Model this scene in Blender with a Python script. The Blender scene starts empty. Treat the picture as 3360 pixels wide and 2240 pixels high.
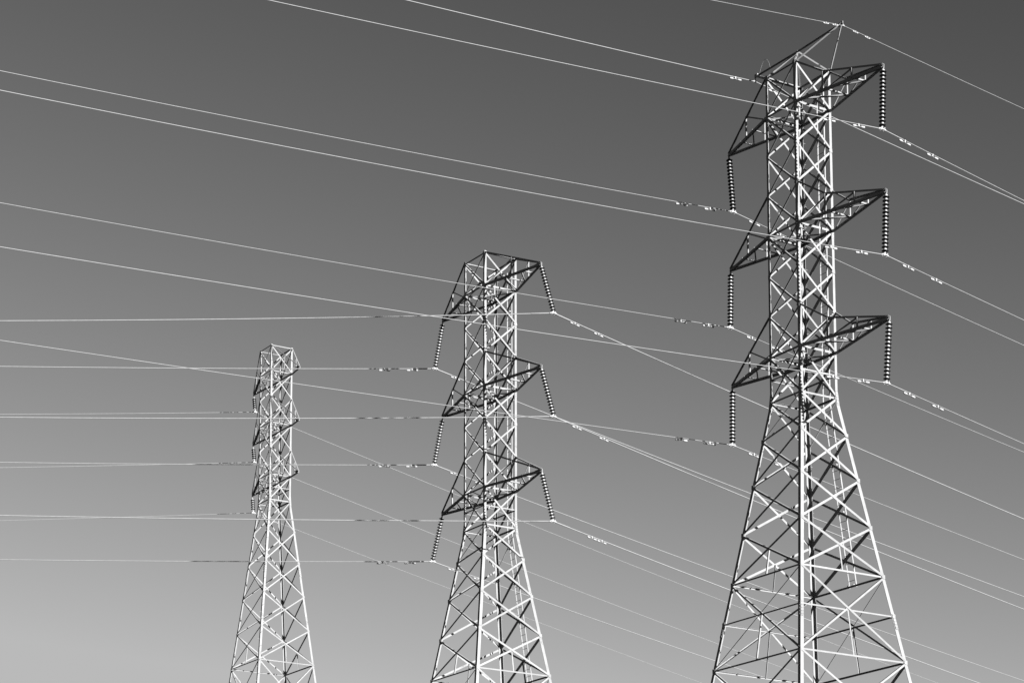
import bpy, math, random
from mathutils import Vector, Matrix, Euler
R = math.radians
random.seed(7)
S = bpy.context.scene
COL = S.collection

CAM = {'f': 2.2521, 'pitch': 0.1362, 'roll': -0.0062, 'sx': -0.1215, 'sy': 0.4621}
TOWERS = {1: {'X': 14.625, 'Y': 78.7795, 'yaw': -1.0471, 'w0': 0.7969, 'ww': 0.8129, 'ws': 0.1582, 'kw': 8, 'z': [37.8111, 36.3171, 34.8003, 33.3157, 31.8111, 30.2906, 28.8176, 27.3067, 25.6517, 24.2535, 22.6164, 20.8968, 19.128, 17.7117, 16.0755], 'armk': [1, 4, 7], 'tips': [[4.3056, 0.0975, 36.3726], [4.3056, 0.0975, 31.8666], [4.3056, 0.0975, 27.3622], [-4.1248, 0.1467, 36.3726], [-4.1248, 0.1467, 31.8666], [-4.1248, 0.1467, 27.3622]], 'apex': [0.0333, 38.7106], 'outrig': [-2.346, 38.7267], 'peak': [2.3757, 38.7688], 'peakclamp': [2.4861, 38.6192]}, 2: {'X': 4.3869, 'Y': 97.6168, 'yaw': -1.0467, 'w0': 0.8156, 'ww': 0.8175, 'ws': 0.1557, 'kw': 8, 'z': [38.0598, 36.5852, 35.0792, 33.5613, 32.0598, 30.5507, 29.0586, 27.5322, 25.8874, 24.4764, 22.8305, 21.1006, 19.3245], 'armk': [1, 4, 7], 'tips': [[4.0349, -0.0384, 36.5926], [4.0349, -0.0384, 32.0672], [4.0349, -0.0384, 27.5396], [-4.022, 0.0262, 36.5926], [-4.022, 0.0262, 32.0672], [-4.022, 0.0262, 27.5396]]}, 3: {'X': -6.5268, 'Y': 127.2005, 'yaw': -1.0461, 'w0': 0.6785, 'ww': 0.67, 'ws': 0.1102, 'kw': 6, 'z': [44.2307, 42.7466, 41.2438, 39.7227, 38.231, 36.7097, 35.2387, 33.4486, 31.6135, 29.6956, 27.7266, 25.7628], 'armk': [1, 3, 5], 'tips': [[2.5863, 0.1294, 42.4996], [2.5863, 0.1294, 39.4757], [2.5863, 0.1294, 36.4627], [-3.0448, 0.1372, 42.4996], [-3.0448, 0.1372, 39.4757], [-3.0448, 0.1372, 36.4627]]}}
LINES = [
 [1, 0, [16.8237, 75.1666, 34.141], [3.6652, 0.0718, 0.0003], [0.5585, 0.1504, 0.0004], [1.07, 2.38], [1.06, 2.37], 0.011],
 [1, 1, [16.8164, 75.1793, 29.6431], [3.6652, 0.071, 0.0005], [0.5585, 0.1514, 0.0004], [1.06, 2.41], [1.08, 2.4], 0.011],
 [1, 2, [16.7813, 75.2402, 25.1552], [3.6652, 0.0645, 0.0004], [0.5585, 0.1599, 0.0004], [1.05, 2.38], [1.05, 2.38], 0.011],
 [1, 3, [12.7682, 82.2883, 34.0846], [3.6652, 0.0647, 0.0004], [0.5585, 0.152, 0.0004], [1.09, 2.41], [1.04, 2.32], 0.0105],
 [1, 4, [12.6374, 82.5147, 29.6732], [3.6652, 0.0559, 0.0004], [0.5585, 0.1506, 0.0004], [1.03, 2.31], [1.06, 2.28], 0.0105],
 [1, 5, [12.6488, 82.495, 25.1629], [3.6652, 0.0466, 0.0002], [0.5585, 0.1505, 0.0003], [1.06, 2.36], [1.04, 2.33], 0.0105],
 [1, 'pk', [15.8682, 76.6265, 38.6192], [3.6652, 0.102, 0.0004], [0.5585, 0.0957, 0.0004], [0.38, 0.8], [0.57, 1.14], 0.008],
 [1, 'or', [13.426, 80.8559, 38.5403], [3.6652, 0.0559, 0.0004], [0.5585, 0.1157, 0.0004], [0.92], [0.92], 0.015],
 [2, 0, [6.9143, 94.1738, 34.4614], [3.351, 0.108, 0.0005], [0.6807, 0.108, 0.0003], [], [1.25, 2.66], 0.021],
 [2, 1, [6.9, 94.2025, 29.9335], [3.351, 0.0853, 0.0005], [0.6807, 0.1183, 0.0004], [], [1.36, 2.96], 0.021],
 [2, 2, [6.8639, 94.2231, 25.3984], [3.351, 0.0609, 0.0004], [0.6807, 0.1226, 0.0004], [], [2.27, 2.85], 0.021],
 [2, 3, [2.0485, 101.7143, 34.5399], [3.351, 0.0794, 0.0004], [0.6807, 0.1007, 0.0003], [1.08, 2.38], [1.22, 2.71], 0.019],
 [2, 4, [2.0253, 101.7545, 30.0216], [3.351, 0.0694, 0.0004], [0.6807, 0.1106, 0.0003], [1.07, 2.34], [1.22, 2.73], 0.018],
 [2, 5, [1.9677, 101.8542, 25.5482], [3.351, 0.0615, 0.0004], [0.6807, 0.1196, 0.0004], [1.05, 2.32], [1.2, 2.72], 0.018],
 [3, 3, [-7.8508, 129.7619, 41.3819], [3.4034, 0.1019, 0.0003], [0.733, 0.1148, 0.0002], [], [0.73, 1.18], 0.013],
 [3, 4, [-7.8589, 129.7758, 38.3772], [3.4034, 0.1082, 0.0003], [0.733, 0.1238, 0.0003], [], [0.69, 1.04], 0.013],
 [3, 5, [-7.8833, 129.8182, 35.3772], [3.4034, 0.1118, 0.0003], [0.733, 0.1242, 0.0002], [], [0.75, 1.69], 0.012],
]


SUN_AZ = -60.0 + 16.3       # degrees from +X, direction towards the sun
SUN_EL = 12.0
SUN_STRENGTH = 5.0
EXPOSURE = 2.4
SKY_GAIN, SKY_GAMMA = 0.345, 2.59   # contrast of the red filtered film

SKY_CAP = 0.49               # clean dry air: no aureole round the sun

# ---------------------------------------------------------------- camera
cam = bpy.data.cameras.new('camera')
camo = bpy.data.objects.new('camera', cam); COL.objects.link(camo)
camo.location = (0, 0, 0)
# looks along +Y, pitched up, then rolled about its own axis
m = Matrix.Rotation(CAM['pitch'] + math.pi / 2, 4, 'X') @ Matrix.Rotation(-CAM['roll'], 4, 'Z')
camo.matrix_world = m
cam.sensor_fit = 'HORIZONTAL'; cam.sensor_width = 36.0
cam.lens = CAM['f'] * 36.0
cam.shift_x = -CAM['sx']; cam.shift_y = CAM['sy']
cam.clip_start = 0.1; cam.clip_end = 9000
S.camera = camo

# ---------------------------------------------------------------- sky
w = bpy.data.worlds.new('World'); S.world = w; w.use_nodes = True
nt = w.node_tree; nt.nodes.clear()
sky = nt.nodes.new('ShaderNodeTexSky'); sky.sky_type = 'NISHITA'; sky.sun_disc = False
sky.sun_elevation = R(SUN_EL); sky.sun_rotation = R(90 - SUN_AZ)
sky.air_density = 0.5; sky.dust_density = 0.2; sky.ozone_density = 1.0; sky.altitude = 0
sep = nt.nodes.new('ShaderNodeSeparateColor')      # red-filter black and white film
nt.links.new(sky.outputs[0], sep.inputs[0])
def mnode(op, x, y=None):
    n_ = nt.nodes.new('ShaderNodeMath'); n_.operation = op
    for k_, val in enumerate((x, y)):
        if val is None: continue
        if isinstance(val, (int, float)): n_.inputs[k_].default_value = val
        else: nt.links.new(val, n_.inputs[k_])
    return n_.outputs[0]
raw = mnode('MULTIPLY', mnode('POWER', sep.outputs[0], SKY_GAMMA), SKY_GAIN)
shoulder = mnode('DIVIDE', raw, mnode('ADD', mnode('MULTIPLY', raw, 1.2), 1.0))
val = mnode('MULTIPLY', mnode('MINIMUM', shoulder, SKY_CAP), 1 / (0.1 * 2 ** EXPOSURE))
bg = nt.nodes.new('ShaderNodeBackground'); bg.inputs[1].default_value = 0.1
nt.links.new(val, bg.inputs[0])
wo = nt.nodes.new('ShaderNodeOutputWorld'); nt.links.new(bg.outputs[0], wo.inputs[0])

# ---------------------------------------------------------------- sun
sl = bpy.data.lights.new('sun', 'SUN'); sl.energy = SUN_STRENGTH; sl.angle = R(0.53); sl.color = (1, 1, 1)
so = bpy.data.objects.new('sun', sl); COL.objects.link(so)
sd = Vector((math.cos(R(SUN_AZ)) * math.cos(R(SUN_EL)), math.sin(R(SUN_AZ)) * math.cos(R(SUN_EL)), math.sin(R(SUN_EL))))
so.rotation_euler = (-sd).to_track_quat('-Z', 'Y').to_euler(); so.location = (40, -40, 60)
S.view_settings.view_transform = 'Standard'; S.view_settings.look = 'None'
S.view_settings.exposure = EXPOSURE; S.view_settings.gamma = 1
S.cycles.max_bounces = 4

# ---------------------------------------------------------------- materials (black and white: neutral greys)
def mat(name, base, rough, metal=0.0, var=0.15, scale=3.0, bump=0.0, objvar=0.12, spec=0.5):
    mt = bpy.data.materials.new(name); mt.use_nodes = True
    n = mt.node_tree; b = n.nodes['Principled BSDF']
    b.inputs['Roughness'].default_value = rough; b.inputs['Metallic'].default_value = metal
    b.inputs['Specular IOR Level'].default_value = spec
    tc = n.nodes.new('ShaderNodeTexCoord')
    no = n.nodes.new('ShaderNodeTexNoise'); no.inputs['Scale'].default_value = scale; no.inputs['Detail'].default_value = 5
    n.links.new(tc.outputs['Object'], no.inputs['Vector'])
    mr = n.nodes.new('ShaderNodeMapRange'); mr.inputs[1].default_value = 0.3; mr.inputs[2].default_value = 0.7
    mr.inputs[3].default_value = base * (1 - var); mr.inputs[4].default_value = base * (1 + var)
    n.links.new(no.outputs['Fac'], mr.inputs[0])
    oi = n.nodes.new('ShaderNodeObjectInfo')
    m2 = n.nodes.new('ShaderNodeMapRange'); m2.inputs[3].default_value = 1 - objvar; m2.inputs[4].default_value = 1 + objvar
    n.links.new(oi.outputs['Random'], m2.inputs[0])
    mu = n.nodes.new('ShaderNodeMath'); mu.operation = 'MULTIPLY'
    n.links.new(mr.outputs[0], mu.inputs[0]); n.links.new(m2.outputs[0], mu.inputs[1])
    n.links.new(mu.outputs[0], b.inputs['Base Color'])
    if bump:
        bp = n.nodes.new('ShaderNodeBump'); bp.inputs['Strength'].default_value = bump; bp.inputs['Distance'].default_value = 0.01
        n.links.new(no.outputs['Fac'], bp.inputs['Height']); n.links.new(bp.outputs[0], b.inputs['Normal'])
    return mt
STEEL = mat('galvanised_steel', 0.12, 0.8, 0.0, 0.12, 2.5, 0.0, 0.08, 0.12)
WIRE = mat('aluminium_strand', 0.105, 0.6, 0.0, 0.10, 6.0, 0.0, 0.05, 0.2)
GLAZE = mat('dark_glazed_porcelain', 0.006, 0.35, 0.0, 0.2, 8.0, 0.0, 0.1, 0.12)
CAP = mat('zinc_cap', 0.18, 0.5, 0.0, 0.15, 20.0, 0.0, 0.1, 0.3)
DAMP = mat('damper_weight_casting', 0.15, 0.6, 0.0, 0.12, 10.0, 0.0, 0.08, 0.3)
CONC = mat('footing_concrete', 0.30, 0.9, 0.0, 0.2, 4.0)
GROUND = mat('dry_field', 0.014, 0.95, 0.0, 0.5, 0.05, 0.0, 0.0, 0.1)

# ---------------------------------------------------------------- mesh helpers
class MB:
    def __init__(s): s.v = []; s.f = []; s.sm = []
    def add(s, vs, fs, smooth=False):
        o = len(s.v); s.v += [tuple(x) for x in vs]; s.f += [tuple(i + o for i in q) for q in fs]; s.sm += [smooth] * len(fs)
    def prism(s, A, B, p, m, prof):
        n = len(prof)
        vs = [A + p * a + m * b for a, b in prof] + [B + p * a + m * b for a, b in prof]
        fs = [(i, (i + 1) % n, n + (i + 1) % n, n + i) for i in range(n)]
        fs += [tuple(range(n))[::-1], tuple(range(n, 2 * n))]
        s.add(vs, fs)
    def tube(s, pts, r, n=8, caps=True):
        pts = [Vector(p) for p in pts]; N = len(pts); vs = []; fs = []
        up = Vector((0, 0, 1))
        for i, p in enumerate(pts):
            d = (pts[min(i + 1, N - 1)] - pts[max(i - 1, 0)]).normalized()
            a = d.cross(up)
            if a.length < 1e-3: a = d.cross(Vector((1, 0, 0)))
            a.normalize(); b = a.cross(d)
            rr = r[i] if isinstance(r, (list, tuple)) else r
            vs += [p + (a * math.cos(2 * math.pi * k / n) + b * math.sin(2 * math.pi * k / n)) * rr for k in range(n)]
        for i in range(N - 1):
            fs += [(i * n + k, i * n + (k + 1) % n, (i + 1) * n + (k + 1) % n, (i + 1) * n + k) for k in range(n)]
        s.add(vs, fs, True)
        if caps: s.add([vs[k] for k in range(n)], [tuple(range(n))[::-1]]); s.add(vs[-n:], [tuple(range(n))])
    def box(s, c, X, Y, Z):      # centre and three half vectors
        c = Vector(c); vs = [c + X * i + Y * j + Z * k for i in (-1, 1) for j in (-1, 1) for k in (-1, 1)]
        s.add(vs, [(0, 1, 3, 2), (4, 6, 7, 5), (0, 4, 5, 1), (2, 3, 7, 6), (0, 2, 6, 4), (1, 5, 7, 3)])
    def lathe(s, prof, n=20):    # prof: (radius, z)
        N = len(prof); vs = []; fs = []
        for r_, z in prof: vs += [Vector((r_ * math.cos(2 * math.pi * k / n), r_ * math.sin(2 * math.pi * k / n), z)) for k in range(n)]
        for i in range(N - 1):
            fs += [(i * n + k, i * n + (k + 1) % n, (i + 1) * n + (k + 1) % n, (i + 1) * n + k) for k in range(n)]
        s.add(vs, fs, True)
    def mesh(s, name, mt):
        me = bpy.data.meshes.new(name); me.from_pydata(s.v, [], s.f)
        me.polygons.foreach_set('use_smooth', s.sm)
        me.materials.append(mt); me.validate(); me.update()
        import bmesh
        b = bmesh.new(); b.from_mesh(me); bmesh.ops.recalc_face_normals(b, faces=b.faces); b.to_mesh(me); b.free()
        return me
    def obj(s, name, mt, parent=None):
        return link(name, s.mesh(name, mt), parent)
def link(name, me, parent=None, loc=None):
    o = bpy.data.objects.new(name, me); COL.objects.link(o)
    if parent: o.parent = parent
    if loc is not None: o.location = loc
    return o
def tag(o, label, cat, group=None, kind=None):
    o['label'] = label; o['category'] = cat
    if group: o['group'] = group
    if kind: o['kind'] = kind
    return o

def angle(mb, A, B, pdir, mdir, wd, t=0.008, centre=False, flip=False, off=0.0, ext=(0, 0), sf=None):
    """steel angle from A to B. pdir: in the plane of the flat flange, mdir: towards the standing flange."""
    A, B = Vector(A), Vector(B); ax = (B - A).normalized()
    A = A - ax * ext[0]; B = B + ax * ext[1]
    p = (pdir - ax * pdir.dot(ax)).normalized(); m_ = (mdir - ax * mdir.dot(ax)); m_ = (m_ - p * m_.dot(p)).normalized()
    A = A + m_ * off; B = B + m_ * off
    if centre:
        h = wd / 2; s_ = -1 if flip else 1
        prof = [(-h * s_, 0), (h * s_, 0), (h * s_, sf or wd), ((h - t) * s_, sf or wd), ((h - t) * s_, t), (-h * s_, t)]
    else:
        prof = [(0, 0), (wd, 0), (wd, t), (t, t), (t, wd), (0, wd)]
    mb.prism(A, B, p, m_, prof)

GZ = -1.6
SG = {'N': (1, -1), 'R': (1, 1), 'F': (-1, 1), 'L': (-1, -1)}
FACES = [('N', 'R'), ('R', 'F'), ('F', 'L'), ('L', 'N')]

def build_tower(ti, label):
    q = TOWERS[ti]; z = list(q['z']); kw = q['kw']; nvis = len(z)
    root = bpy.data.objects.new('transmission_tower', None); COL.objects.link(root)
    root.location = (q['X'], q['Y'], GZ); root.rotation_euler = (0, 0, q['yaw']); root.empty_display_size = 2
    tag(root, label, 'transmission tower', 'steel lattice transmission towers')
    small = ti == 3
    lw_top, lw_bot, dw, sw = (0.105, 0.135, 0.074, 0.05) if not small else (0.10, 0.12, 0.062, 0.042)
    # extend levels to the ground
    if ti == 1: z += [12.6, 8.6, 3.9, GZ]
    elif ti == 2: z += [16.2, 12.7, 8.7, 3.9, GZ]
    else: z += [21.8, 17.4, 12.4, 6.6, GZ]
    def hw(zz):
        gr = 0.035 if not small else 0.02          # outer faces of the angles
        if zz >= z[kw]: return gr * .6 + q['w0'] + (q['ww'] - q['w0']) * (z[0] - zz) / (z[0] - z[kw])
        return gr * min(1, .6 + (z[kw] - zz) * .2) + q['ww'] + q['ws'] * (z[kw] - zz)
    def pt(su, sv, zz): h = hw(zz); return Vector((su * h, sv * h, zz - GZ))
    def P(leg, k): return pt(*SG[leg], z[k])
    def Z(v): return Vector((v[0], v[1], v[2] - GZ))
    n = len(z)
    # legs
    for L in 'NRFL':
        su, sv = SG[L]; mb = MB()
        du, dv = Vector((-su, 0, 0)), Vector((0, -sv, 0))
        angle(mb, P(L, 0), P(L, kw), du, dv, lw_top, 0.012, ext=(0.05, 0))
        angle(mb, P(L, kw), P(L, n - 1), du, dv, lw_bot, 0.016)
        leg = mb.obj('leg', STEEL, root)
        # splice plates standing just proud of the flanges
        for zk in ([z[4] + 0.25, z[kw] + 0.3] + ([z[13] + 0.1] if ti == 1 else [z[8] - 0.2] if small else [])):
            for a, b in ((du, dv), (dv, du)):
                sp = MB(); c0 = pt(su, sv, zk); c1 = pt(su, sv, zk - 0.55)
                ax = (c1 - c0); mid = (c0 + c1) / 2 + a * 0.064 - b * 0.006
                sp.box(mid, a * 0.056, b * 0.004, ax / 2)
                for bi in range(5):
                    for bj in (-1, 1):
                        bc = c0 + ax * (0.1 + bi * 0.2) + a * (0.064 + bj * 0.03) - b * 0.014
                        sp.tube([bc + b * 0.006, bc - b * 0.012], 0.012, 6)
                sp.obj('splice_plate', STEEL, leg)
        # gussets at the nodes, one per face
        for k in range(0, nvis):
            for a, b in ((du, dv), (dv, du)):
                gp = MB(); c = P(L, k) + a * (0.075 if not small else .055) - b * 0.003
                s_ = 0.075 if not small else 0.05
                gp.add([c + Vector((0, 0, s_)) - a * s_, c + Vector((0, 0, s_)) , c + a * s_ * .9 + Vector((0, 0, .02)), c + a * s_ * .6 - Vector((0, 0, s_ * .7)), c - Vector((0, 0, s_)) - a * s_,
                        ], [(0, 1, 2, 3, 4)])
                vs = [v_ - b * 0.008 for v_ in map(Vector, gp.v)]
                gp.add(vs, [(4, 3, 2, 1, 0)]); gp.add(gp.v[:], [(i, (i + 1) % 5, 5 + (i + 1) % 5, 5 + i) for i in range(5)])
                gp.obj('gusset_plate', STEEL, leg)
        if (L == 'F' and not small) or (L == 'N' and small):
            me = None; zz = z[0] - 0.5; j = 0
            while zz > z[nvis - 1] - 4:
                c = pt(su, sv, zz); a = dv if j % 2 else du; b = du if j % 2 else dv
                if me is None or True:
                    sb = MB(); c2 = c + a * 0.045
                    sb.tube([c2 + b * .01, c2 - b * 0.12], 0.008, 6); sb.tube([c2 - b * 0.12, c2 - b * 0.13], 0.014, 6)
                    sb.obj('step_bolt', STEEL, leg)
                zz -= 0.40; j += 1
        fm = MB(); g = P(L, n - 1)
        fm.lathe([(0.0, 0.30), (0.34, 0.30), (0.36, 0.27), (0.38, -0.3), (0, -0.3)], 20)
        fm.v = [(x + g.x, y + g.y, zz + g.z) for x, y, zz in fm.v]
        fm.obj('footing', CONC, root)
    # face bracing
    def midring(za, name='horizontal_strut', wd=sw, zoff=0):
        for a, b in FACES:
            sa, sb = SG[a], SG[b]; h = hw(za)
            A, B = pt(*sa, za), pt(*sb, za)
            nrm = Vector(((sa[0] + sb[0]) / 2, (sa[1] + sb[1]) / 2, 0))
            mb = MB()
            if za == z[0] and not small:
                ax_ = (B - A) / 2; mb.box((A + B) / 2 - nrm * .045 + Vector((0, 0, -.01)), ax_, nrm * .04, Vector((0, 0, .006)))
                mb.box((A + B) / 2 - nrm * .08 + Vector((0, 0, .012)), ax_, nrm * .004, Vector((0, 0, .014)))
            else: angle(mb, A, B, Vector((0, 0, 1)), -nrm, wd, 0.007, True, False, 0.022, (-.03, -.03))
            mb.obj(name, STEEL, root)
    for k in range(n - 1):
        big = (ti == 1 and k in (12, 13)) 
        if big and k == 13: continue
        k2 = 14 if big else k + 1
        last = k >= nvis - 1
        for a, b in FACES:
            sa, sb = SG[a], SG[b]
            nrm = Vector(((sa[0] + sb[0]) / 2, (sa[1] + sb[1]) / 2, 0))
            inw = -nrm; mb = MB()
            darkface = (a, b) in (('L', 'N'), ('R', 'F'))
            d_ = dw * (1.1 if z[k] < z[kw] else 1.0)
            if big or last: d_ = 0.07
            up = Vector((0, 0, 1))
            thin = 0.032 if (darkface and k in ((8, 12) if not small else ())) else d_
            # seen from the lines side: 'down' runs from a's upper node to b's lower node
            if (a, b) in (('R', 'F'), ('F', 'L')):          # far faces: standing flange outwards
                fl1, fl2 = (False, True) if (a, b) == ('R', 'F') else (False, False)
                angle(mb, P(a, k), P(b, k2), up, -inw, (thin if k in (8, 12) and not small else d_ * 2.0) if (a, b) == ('R', 'F') else d_, 0.007, True, fl1, -0.015, (-.05, -.05), sf=.04)
                angle(mb, P(b, k), P(a, k2), up, -inw, d_, 0.007, True, fl2, 0.008, (-.05, -.05))
            else:
                angle(mb, P(a, k), P(b, k2), up, inw, d_ * (.85 if darkface else 1), 0.007, True, False, -0.009, (-.05, -.05))
                angle(mb, P(b, k), P(a, k2), up, inw, thin if (a, b) == ('L', 'N') else d_ * (2.1 if darkface else 1), 0.007, True, False, 0.014, (-.05, -.05), sf=.03 if darkface else None)
            mb.obj('cross_brace', STEEL, root)
        # where the two diagonals cross
        ha, hb = hw(z[k]), hw(z[k2]); fx = ha / (ha + hb); zc = z[k] + (z[k2] - z[k]) * fx
        if big or (last and k < n - 2) or k == kw - 1:
            midring(zc if not big else z[13], wd=sw)
        if big or last or (k == 11 and ti != 3) or (k == nvis - 2):
            for a, b in FACES:          # hanger from the crossing down to the strut below
                if (a, b) == ('R', 'F') and k == 11 and ti == 1: continue
                sa, sb = SG[a], SG[b]; nrm = Vector(((sa[0] + sb[0]) / 2, (sa[1] + sb[1]) / 2, 0))
                tang = Vector((sb[0] - sa[0], sb[1] - sa[1], 0)) / 2
                A = nrm * hw(zc) + Vector((0, 0, zc - GZ)); B = nrm * hw(z[k2]) + Vector((0, 0, z[k2] - GZ))
                mb = MB(); angle(mb, A, B, tang, -nrm, sw, 0.006, True, False, 0.03); mb.obj('hanger_strut', STEEL, root)
    rings = {0, kw} | set(q['armk']) | ({12, 14, 15, 16, 17} if ti == 1 else {12, 13, 14, 15, 16} if ti == 2 else {11, 12, 13, 14, 15})
    for k in sorted(rings):
        if k < n - 1: midring(z[k], wd=(0.058 if k >= 12 and not small else 0.08 if not small else .055) if k not in (kw,) else 0.065)
    # plan bracing at the arm levels
    for k in (q['armk'] if not small else ()):
        mb = MB(); A, B = P('L', k), P('R', k)
        angle(mb, A, B, Vector((1, -1, 0)), Vector((0, 0, -1)), 0.055, 0.006, True, False, 0.06, (-.1, -.1)); mb.obj('plan_brace', STEEL, root)
    # cross arms
    cw, uw, bw = (0.10, 0.07, 0.05) if not small else (0.12, 0.045, 0.03)
    for i in range(6):
        side = 1 if i < 3 else -1; k = q['armk'][i % 3]
        tip = Z(q['tips'][i]); root_a, root_b = ('N', 'R') if side > 0 else ('L', 'F')
        arm = bpy.data.objects.new('cross_arm', None); COL.objects.link(arm); arm.parent = root
        u = Vector((side, 0, 0)); zup = Vector((0, 0, 1))
        bent = ti == 1 and side > 0
        lo = {}; top = {}
        for L in (root_a, root_b):
            sv = SG[L][1]; A = P(L, k); v = Vector((0, sv, 0))
            end = tip + Vector((0, sv * 0.05, 0))
            mb = MB(); dn = Vector((0, 0, cw / 2))
            if small and L == 'N': angle(mb, A, end, -v, zup, cw, 0.010, True, False, 0, (0.06, 0.05), sf=.04)
            else: angle(mb, A - dn, end - dn, zup, -v, cw * (1.2 if L in 'RF' and not small else .9), 0.010, False, False, 0, (0.06, 0.05)); mb.obj('lower_chord', STEEL, arm)
            lo[L] = lambda f_, A=A, e=end: A + (e - A) * f_
            T0 = P(L, k - 1); e2 = end + Vector((0, 0, 0.07))
            if bent:
                J = lo[L](0.33) + Vector((0, 0, 0.68))
                mb = MB(); angle(mb, J, e2, zup, -v, uw, 0.008, True, False, 0, (0.05, 0.03)); mb.obj('upper_chord', STEEL, arm)
                mb = MB(); angle(mb, T0, J, *((zup, -v) if L == 'N' else (v, -zup)), uw * .9, 0.008, True, False, 0, (0, 0.02)); mb.obj('upper_chord', STEEL, arm)
                top[L] = lambda f_, J=J, e=e2: J + (e - J) * ((f_ - .33) / .67)
            else:
                mb = MB(); angle(mb, T0, e2, *((zup, -v) if side > 0 else (-v, -zup)), uw * (1 if side > 0 else .8), 0.008, True, False, 0, (0, 0.03)); mb.obj('upper_chord', STEEL, arm)
                top[L] = lambda f_, J=T0, e=e2: J + (e - J) * f_
        def br(A, B, p_, m_, wd=bw, off=0.01):
            mb = MB(); angle(mb, A, B, p_, m_, wd, 0.006, True, False, off); mb.obj('arm_brace', STEEL, arm)
        a, b = root_a, root_b
        for L in (a, b):
            v = Vector((0, SG[L][1], 0))
            if bent:
                br(lo[L](.33), top[L](.33), v, -u); br(lo[L](.67), top[L](.67), v, -u)
                br(lo[L](.35), top[L](.65), u, -v, bw, .02); br(lo[L](.03), top[L](.34), u, -v, bw, .02)
            else:
                br(lo[L](.5), top[L](.5), v, Vector((-1, 0, 0)))
                br(lo[L](.03), top[L](.5), u, -v, bw * .8, .02)
        if not small: br(lo[a](.34), lo[b](.34), u, zup, off=.012)
        if not small: br(lo[a](.66), lo[b](.66), u, zup, off=.012)
        if small: br(lo[b](.02), lo[a](.34), u, zup, off=.02)
        elif bent or side < 0: br(lo[a](.02), lo[b](.34), u, zup, off=.02); br(lo[a](.34), lo[b](.66), u, zup, off=.02)
        else: br(lo[b](.02), lo[a](.34), u, zup, off=.02); br(lo[b](.34), lo[a](.66), u, zup, off=.02)
        tp = MB(); v = Vector((0, 1, 0))
        tp.box(tip + Vector((0, 0, .0)) - u * .12, u * .20, v * .012, zup * .06)
        tp.box(tip + Vector((0, 0, .075)) - u * .22, u * .18, v * .07, zup * .006)
        tp.box(tip + u * .05 + Vector((0, 0, -.05)), u * .02, v * .02, zup * .045)
        for bx in (.30, .38, .46):
            bc = tip - u * bx + Vector((0, 0, .08)); tp.tube([bc, bc + zup * .04], .014, 6)
        tp.obj('tip_plate', STEEL, arm)
    # pyramid top and shield wire arms of the near tower
    if ti == 1:
        ap = Vector((q['apex'][0], 0, q['apex'][1] - GZ)); og = Vector((q['outrig'][0], 0, q['outrig'][1] - GZ)); pk = Vector((q['peak'][0], 0, q['peak'][1] - GZ))
        pkarm = bpy.data.objects.new('shield_wire_arm', None); COL.objects.link(pkarm); pkarm.parent = root
        V = Vector((0, 1, 0)); U = Vector((1, 0, 0)); zu = Vector((0, 0, 1))
        def mem(A, B, p_, m_, wd, nm='arm_member', off=0):
            mb = MB(); angle(mb, A, B, p_, m_, wd, 0.008, True, False, off, (0.03, 0.03)); mb.obj(nm, STEEL, pkarm)
        mem(og, ap, V, -zu, 0.05, 'ridge_bar'); mem(ap, pk, V, -zu, 0.05, 'ridge_bar')
        for L in 'NRFL':
            mem(P(L, 0), ap, Vector((SG[L][0], -SG[L][1], 0)), -zu, 0.05, 'apex_strut')
        for L in 'NR': mem(P(L, 0), pk - V * -.03 * SG[L][1], U, Vector((0, -SG[L][1], 0)), 0.055, 'peak_strut')
        for L in 'LF': mem(P(L, 0), og + V * .03 * SG[L][1], Vector((0, 0, 1)), Vector((0, -SG[L][1], 0)), 0.075, 'outrigger_strut', .01)
        tp = MB(); tp.box(pk - U * .04 - zu * .03, U * .13, V * .012, zu * .07); tp.obj('tip_plate', STEEL, pkarm)
        tp = MB(); tp.box(og + U * .04, U * .08, V * .03, zu * .06); tp.obj('tip_plate', STEEL, pkarm)
    # ladder on the rear right face
    if not small:
        lad = bpy.data.objects.new('ladder', None); COL.objects.link(lad); lad.parent = root
        ztop, zbot = z[0] - 0.35, z[12] - 0.02
        def lp(uo, zz): return Vector((uo, hw(zz) + 0.03, zz - GZ))
        for uo in (0.0, 0.36):
            mb = MB()
            for za, zb in ((ztop, z[kw]), (z[kw], zbot)):
                mb.prism(lp(uo, za), lp(uo, zb), Vector((0, 1, 0)), Vector((1, 0, 0)), [(0, 0), (.05, 0), (.05, .012), (0, .012)])
            mb.obj('rail', STEEL, lad)
        zz = ztop - 0.1
        while zz > zbot:
            mb = MB(); mb.tube([lp(0.01, zz) + Vector((0, .025, 0)), lp(0.35, zz) + Vector((0, .025, 0))], 0.009, 6); mb.obj('rung', STEEL, lad); zz -= 0.30
        for k in range(1, 13):
            mb = MB(); c = (z[k] + z[k - 1]) / 2 if k != 12 else z[12] + .05
            for uo in (0.0, 0.30):
                mb.box(lp(uo + .03, c) - Vector((0, .03, 0)), Vector((.01, 0, 0)), Vector((0, .06, 0)), Vector((0, 0, .03)))
            mb.obj('bracket', STEEL, lad)
    return root

TL = {1: 'nearest and largest tower, at the right, with a pointed shield wire peak on top',
      2: 'middle tower, flat topped, with both rows of insulator strings splayed outwards',
      3: 'farthest and smallest tower, at the left, narrow, with short insulators on its left arms only'}
for t_ in (1, 2, 3): build_tower(t_, TL[t_])

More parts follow.
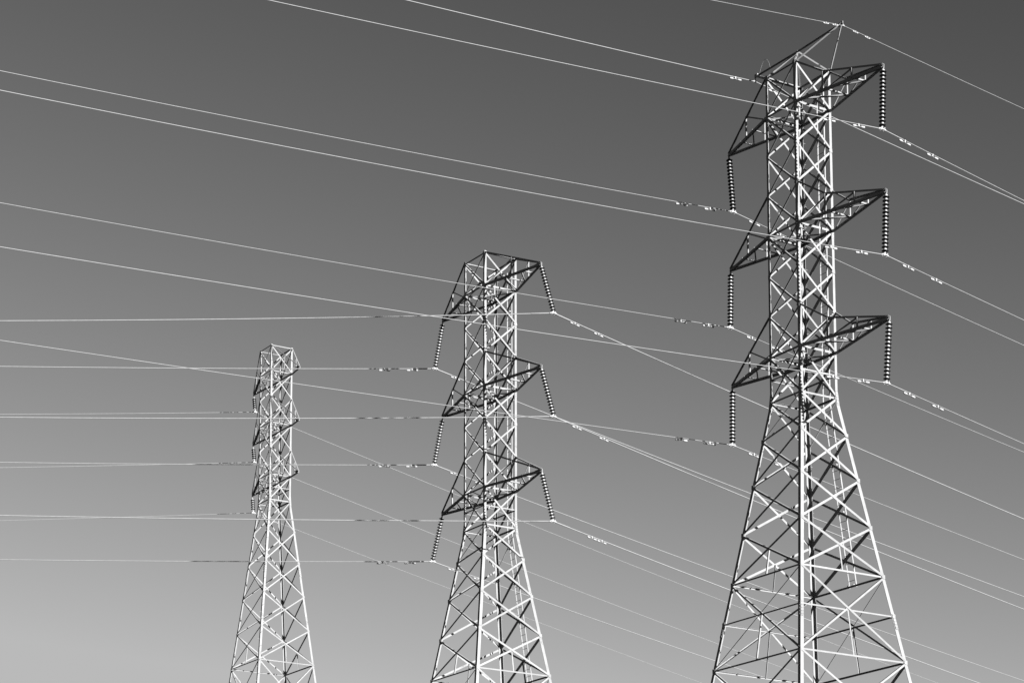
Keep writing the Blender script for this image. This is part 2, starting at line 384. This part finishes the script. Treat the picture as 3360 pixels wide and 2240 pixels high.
# ---------------------------------------------------------------- insulator strings
def disc_meshes():
    sh = MB(); sh.lathe([(0.040, 0.012), (0.06, 0.010), (0.10, -0.006), (0.117, -0.020), (0.121, -0.030), (0.119, -0.036), (0.108, -0.034), (0.104, -0.046),
                         (0.096, -0.046), (0.094, -0.034), (0.082, -0.034), (0.078, -0.050), (0.068, -0.050), (0.064, -0.030), (0.05, -0.030), (0.03, -0.045), (0.02, -0.045)], 28)
    cp = MB(); cp.lathe([(0.0, 0.082), (0.026, 0.080), (0.044, 0.066), (0.052, 0.045), (0.056, 0.022), (0.060, 0.012), (0.056, 0.004), (0.03, 0.002)], 20)
    cp.lathe([(0.011, -0.040), (0.011, -0.072), (0.0, -0.072)], 10)
    return sh.mesh('disc', GLAZE), cp.mesh('cap', CAP)
ME_DISC, ME_CAP = disc_meshes()
def clamp_mesh(line_dir, dirz=0):
    mb = MB(); x = Vector((1, 0, 0)); y = Vector((0, 1, 0)); zz = Vector((0, 0, 1))
    # boat shaped body under the conductor, bent down at both mouths
    prof = [(-.17, -.025, .016), (-.13, -.006, .026), (-.06, .004, .032), (.06, .004, .032), (.13, -.006, .026), (.17, -.025, .016)]
    mb.tube([x * a + zz * b for a, b, c in prof], [c for a, b, c in prof], 8)
    for s_ in (-1, 1):
        for a in (-.075, .075):
            mb.tube([x * a + y * .035 * s_ + zz * .045, x * a + y * .035 * s_ - zz * .06], .011, 6)
    for a in (-.075, .075): mb.box(x * a + zz * .035, x * .022, y * .048, zz * .008)
    mb.box(zz * .06, x * .022, y * .012, zz * .06)
    return mb.mesh('suspension_clamp', CAP)
ME_CLAMP = clamp_mesh(None)
def link_mesh(L_):
    mb = MB(); mb.tube([(0, 0, 0), (0, 0, -L_)], .013, 8); mb.box((0, 0, -.03), Vector((.028, 0, 0)), Vector((0, .012, 0)), Vector((0, 0, .03)))
    mb.box((0, 0, -L_ + .03), Vector((.012, 0, 0)), Vector((0, .028, 0)), Vector((0, 0, .03)))
    return mb
ORD = ['top', 'middle', 'bottom']
NEARSIDE = {1: 'right', 2: 'right', 3: 'right'}
def insulator(ti, i, bot, heads):
    q = TOWERS[ti]; cy_, sy_ = math.cos(q['yaw']), math.sin(q['yaw'])
    tu, tv, tz = q['tips'][i]; side = 1 if i < 3 else -1; tu += side * .03
    A = Vector((q['X'] + cy_ * tu - sy_ * tv, q['Y'] + sy_ * tu + cy_ * tv, tz - .07))
    B = Vector(bot) + Vector((0, 0, .06)); d = (A - B); L_ = d.length; d.normalize()
    nd = 5 if ti == 3 else 15
    top = .03 if ti != 3 else .15
    sp = min(0.146, (L_ - top - .05) / nd) if ti != 3 else .133
    root = bpy.data.objects.new('insulator_string', None); COL.objects.link(root)
    root.location = A; root.rotation_mode = 'QUATERNION'; root.rotation_quaternion = Vector((0, 0, 1)).rotation_difference(d)
    root.empty_display_size = .3
    name_t = {1: 'nearest, peaked tower', 2: 'middle tower', 3: 'farthest tower'}[ti]
    where = f"{ORD[i % 3]} {'right' if side > 0 else 'left'} arm of the {name_t}"
    how = {1: 'vertical', 2: 'slanting', 3: 'short'}[ti]
    tag(root, f"{how} disc insulator string on the {where}", 'insulator', 'insulator strings hanging from the cross arms')
    link_mesh(top + .02).obj('hanger_link', CAP, root)
    zc = -top
    for j in range(nd):
        o = link('disc', ME_DISC, root, (0, 0, zc - .082)); link('cap', ME_CAP, o); zc -= sp
    lm = link_mesh(max(L_ + zc, .03) + .01); lo_ = lm.obj('clamp_link', CAP, root); lo_.location = (0, 0, zc)
    c = link('suspension_clamp', ME_CLAMP, root)
    # clamp lies along the conductor (world space), written in the string's frame
    hd = (Vector((math.cos(heads[1]), math.sin(heads[1]), 0)) - Vector((math.cos(heads[0]), math.sin(heads[0]), 0))).normalized()
    Mw = Matrix.Translation(Vector(bot)) @ hd.to_track_quat('X', 'Z').to_matrix().to_4x4()
    Mr = Matrix.Translation(A) @ root.rotation_quaternion.to_matrix().to_4x4()
    c.matrix_parent_inverse = Matrix.Identity(4); c.matrix_local = Mr.inverted() @ Mw
    return root

# ---------------------------------------------------------------- conductors
def damper_mesh(scale=1.0, block=False):
    mb = MB(); x = Vector((1, 0, 0)); y = Vector((0, 1, 0)); zz = Vector((0, 0, 1)); s_ = scale
    w_ = MB()
    for sg in (1,):
        if block:
            w_.box(x * sg * .135 * s_ - zz * .055 * s_, x * .055 * s_, y * .022 * s_, zz * .022 * s_)
        else:
            c = -0.075 * s_; e = [(.10, .018), (.115, .030), (.16, .036), (.24, .036), (.262, .030), (.27, .012)]
            w_.tube([x * sg * a * s_ + zz * (c - .01 * a) for a, r_ in e], [r_ * s_ for a, r_ in e], 12)
    mb.box(-zz * .032 * s_, x * .020 * s_, y * .022 * s_, zz * .048 * s_)
    mb.tube([x * -.13 * s_ - zz * .075 * s_, x * .13 * s_ - zz * .075 * s_], .007, 6)
    return mb.mesh('damper_clamp', DAMP), w_.mesh('weight', DAMP)
DM = damper_mesh(1.0); DS = damper_mesh(.62); DB = damper_mesh(.65, True)
def wire(ti, i, B, left, right, dl, dr, rad):
    B = Vector(B)
    def pos(h, t):
        a, s_, c = h; return B + Vector((math.cos(a) * t, math.sin(a) * t, -s_ * t + c * t * t))
    def span(h): return 150.0 if ti == 1 else 200.0
    tsL = [150, 120, 95, 75, 60, 50, 42, 36, 31, 27, 23, 20, 17, 14, 11, 8, 6, 4, 3, 2, 1.2, .6, .25]
    tsR = [.25, .6, 1.2, 2, 3, 4, 6, 8, 11, 14, 17, 20, 23, 27, 31, 36, 42, 50, 60, 75, 95, 120, 150, 190, 230]
    pts = [pos(left, t) for t in tsL] + [B - Vector((0, 0, .004))] + [pos(right, t) for t in tsR]
    mb = MB(); mb.tube([p - B for p in pts], rad, 8)
    shield = i in ('pk', 'or')
    o = mb.obj('power_line', WIRE); o.location = B
    if ti == 1 and i == 'pk': lab = 'thin shield wire carried by the pointed peak of the nearest tower'
    elif ti == 1 and i == 'or': lab = 'bright shield wire clamped under the left outrigger at the top of the nearest tower'
    else:
        nt_ = {1: 'nearest, peaked tower', 2: 'middle tower', 3: 'farthest tower'}[ti]
        lab = f"pale conductor carried by the {ORD[i % 3]} {'right' if i < 3 else 'left'} arm's insulator of the {nt_}"
    tag(o, lab, 'power line', 'overhead wires crossing the sky')
    # armour rods wound round the conductor at the clamp
    if not shield and ti != 3:
        for h in (left, right):
            am = MB(); am.tube([pos(h, t) - B for t in (.05, .5, .98)] + [pos(h, 1.0) - B], [rad * 1.45] * 3 + [rad], 8)
            am.obj('armour_rod', WIRE, o)
    for h, ts in ((left, dl), (right, dr)):
        for t in ts:
            p = pos(h, t); d = (pos(h, t + .1) - pos(h, t - .1)).normalized()
            ms = DS if ti == 3 else DB if i == 'pk' else DM
            c = link('vibration_damper', ms[0], o, p - B); c.rotation_mode = 'QUATERNION'
            c.rotation_quaternion = d.to_track_quat('X', 'Z')
            link('weight', ms[1], c); link('weight', ms[1], c).rotation_euler = (0, 0, math.pi)
    if shield:
        cm = link('wire_clamp', ME_CLAMP, o, (0, 0, 0)); cm.scale = (.45, .45, .45) if i == 'pk' else (.65, .65, .65); cm.rotation_euler = (0, 0, right[0])
    return o
for ti, i, B, left, right, dl, dr, rad in LINES:
    o = wire(ti, i, B, left, right, dl, dr, rad)
    if i not in ('pk', 'or'): insulator(ti, i, B, (left[0], right[0]))
    elif i == 'or':
        q = TOWERS[1]; c_, s_ = math.cos(q['yaw']), math.sin(q['yaw'])
        def W3(u_, v_, z_): return Vector((q['X'] + c_ * u_ - s_ * v_, q['Y'] + s_ * u_ + c_ * v_, z_))
        og = W3(q['outrig'][0], 0, q['outrig'][1])
        mb = MB(); mb.tube([og - Vector(B) + Vector((0, 0, -.02)), Vector((0, 0, .05))], .022, 8); mb.obj('hanger_link', STEEL, o)
        # bonding jumper looping above the arm
        a = W3(q['outrig'][0] + .10, .05, q['outrig'][1] - .12); e = W3(q['outrig'][0] + .80, .02, q['outrig'][1] + .02)
        pts = []
        for k in range(17):
            f_ = k / 16; p = a.lerp(e, f_ ** .9) + Vector((0, 0, .50 * math.sin(math.pi * min(1, f_ * 1.0)) ** .8 if 0 < f_ < 1 else 0)); pts.append(p - Vector(B))
        mb = MB(); mb.tube(pts, .005, 6); mb.obj('bonding_jumper', STEEL, o)
    else:
        q = TOWERS[1]; c_, s_ = math.cos(q['yaw']), math.sin(q['yaw'])
        pk = Vector((q['X'] + c_ * (q['peak'][0] + .08), q['Y'] + s_ * (q['peak'][0] + .08), q['peak'][1] - .03))
        mb = MB(); mb.tube([pk - Vector(B), Vector((0, 0, .03))], .012, 8); mb.obj('hanger_link', STEEL, o)

# ---------------------------------------------------------------- ground
g = MB(); N = 48; rings_ = [0, 60, 200, 600, 1800, 4500]
g.v.append((0, 100, GZ))
for r_ in rings_[1:]:
    g.v += [(r_ * math.cos(2 * math.pi * k / N), 100 + r_ * math.sin(2 * math.pi * k / N), GZ) for k in range(N)]
g.f += [(0, 1 + k, 1 + (k + 1) % N) for k in range(N)]
for j in range(len(rings_) - 2):
    a = 1 + j * N; b = a + N; g.f += [(a + k, b + k, b + (k + 1) % N, a + (k + 1) % N) for k in range(N)]
g.sm = [False] * len(g.f)
go = g.obj('ground', GROUND); go['kind'] = 'structure'
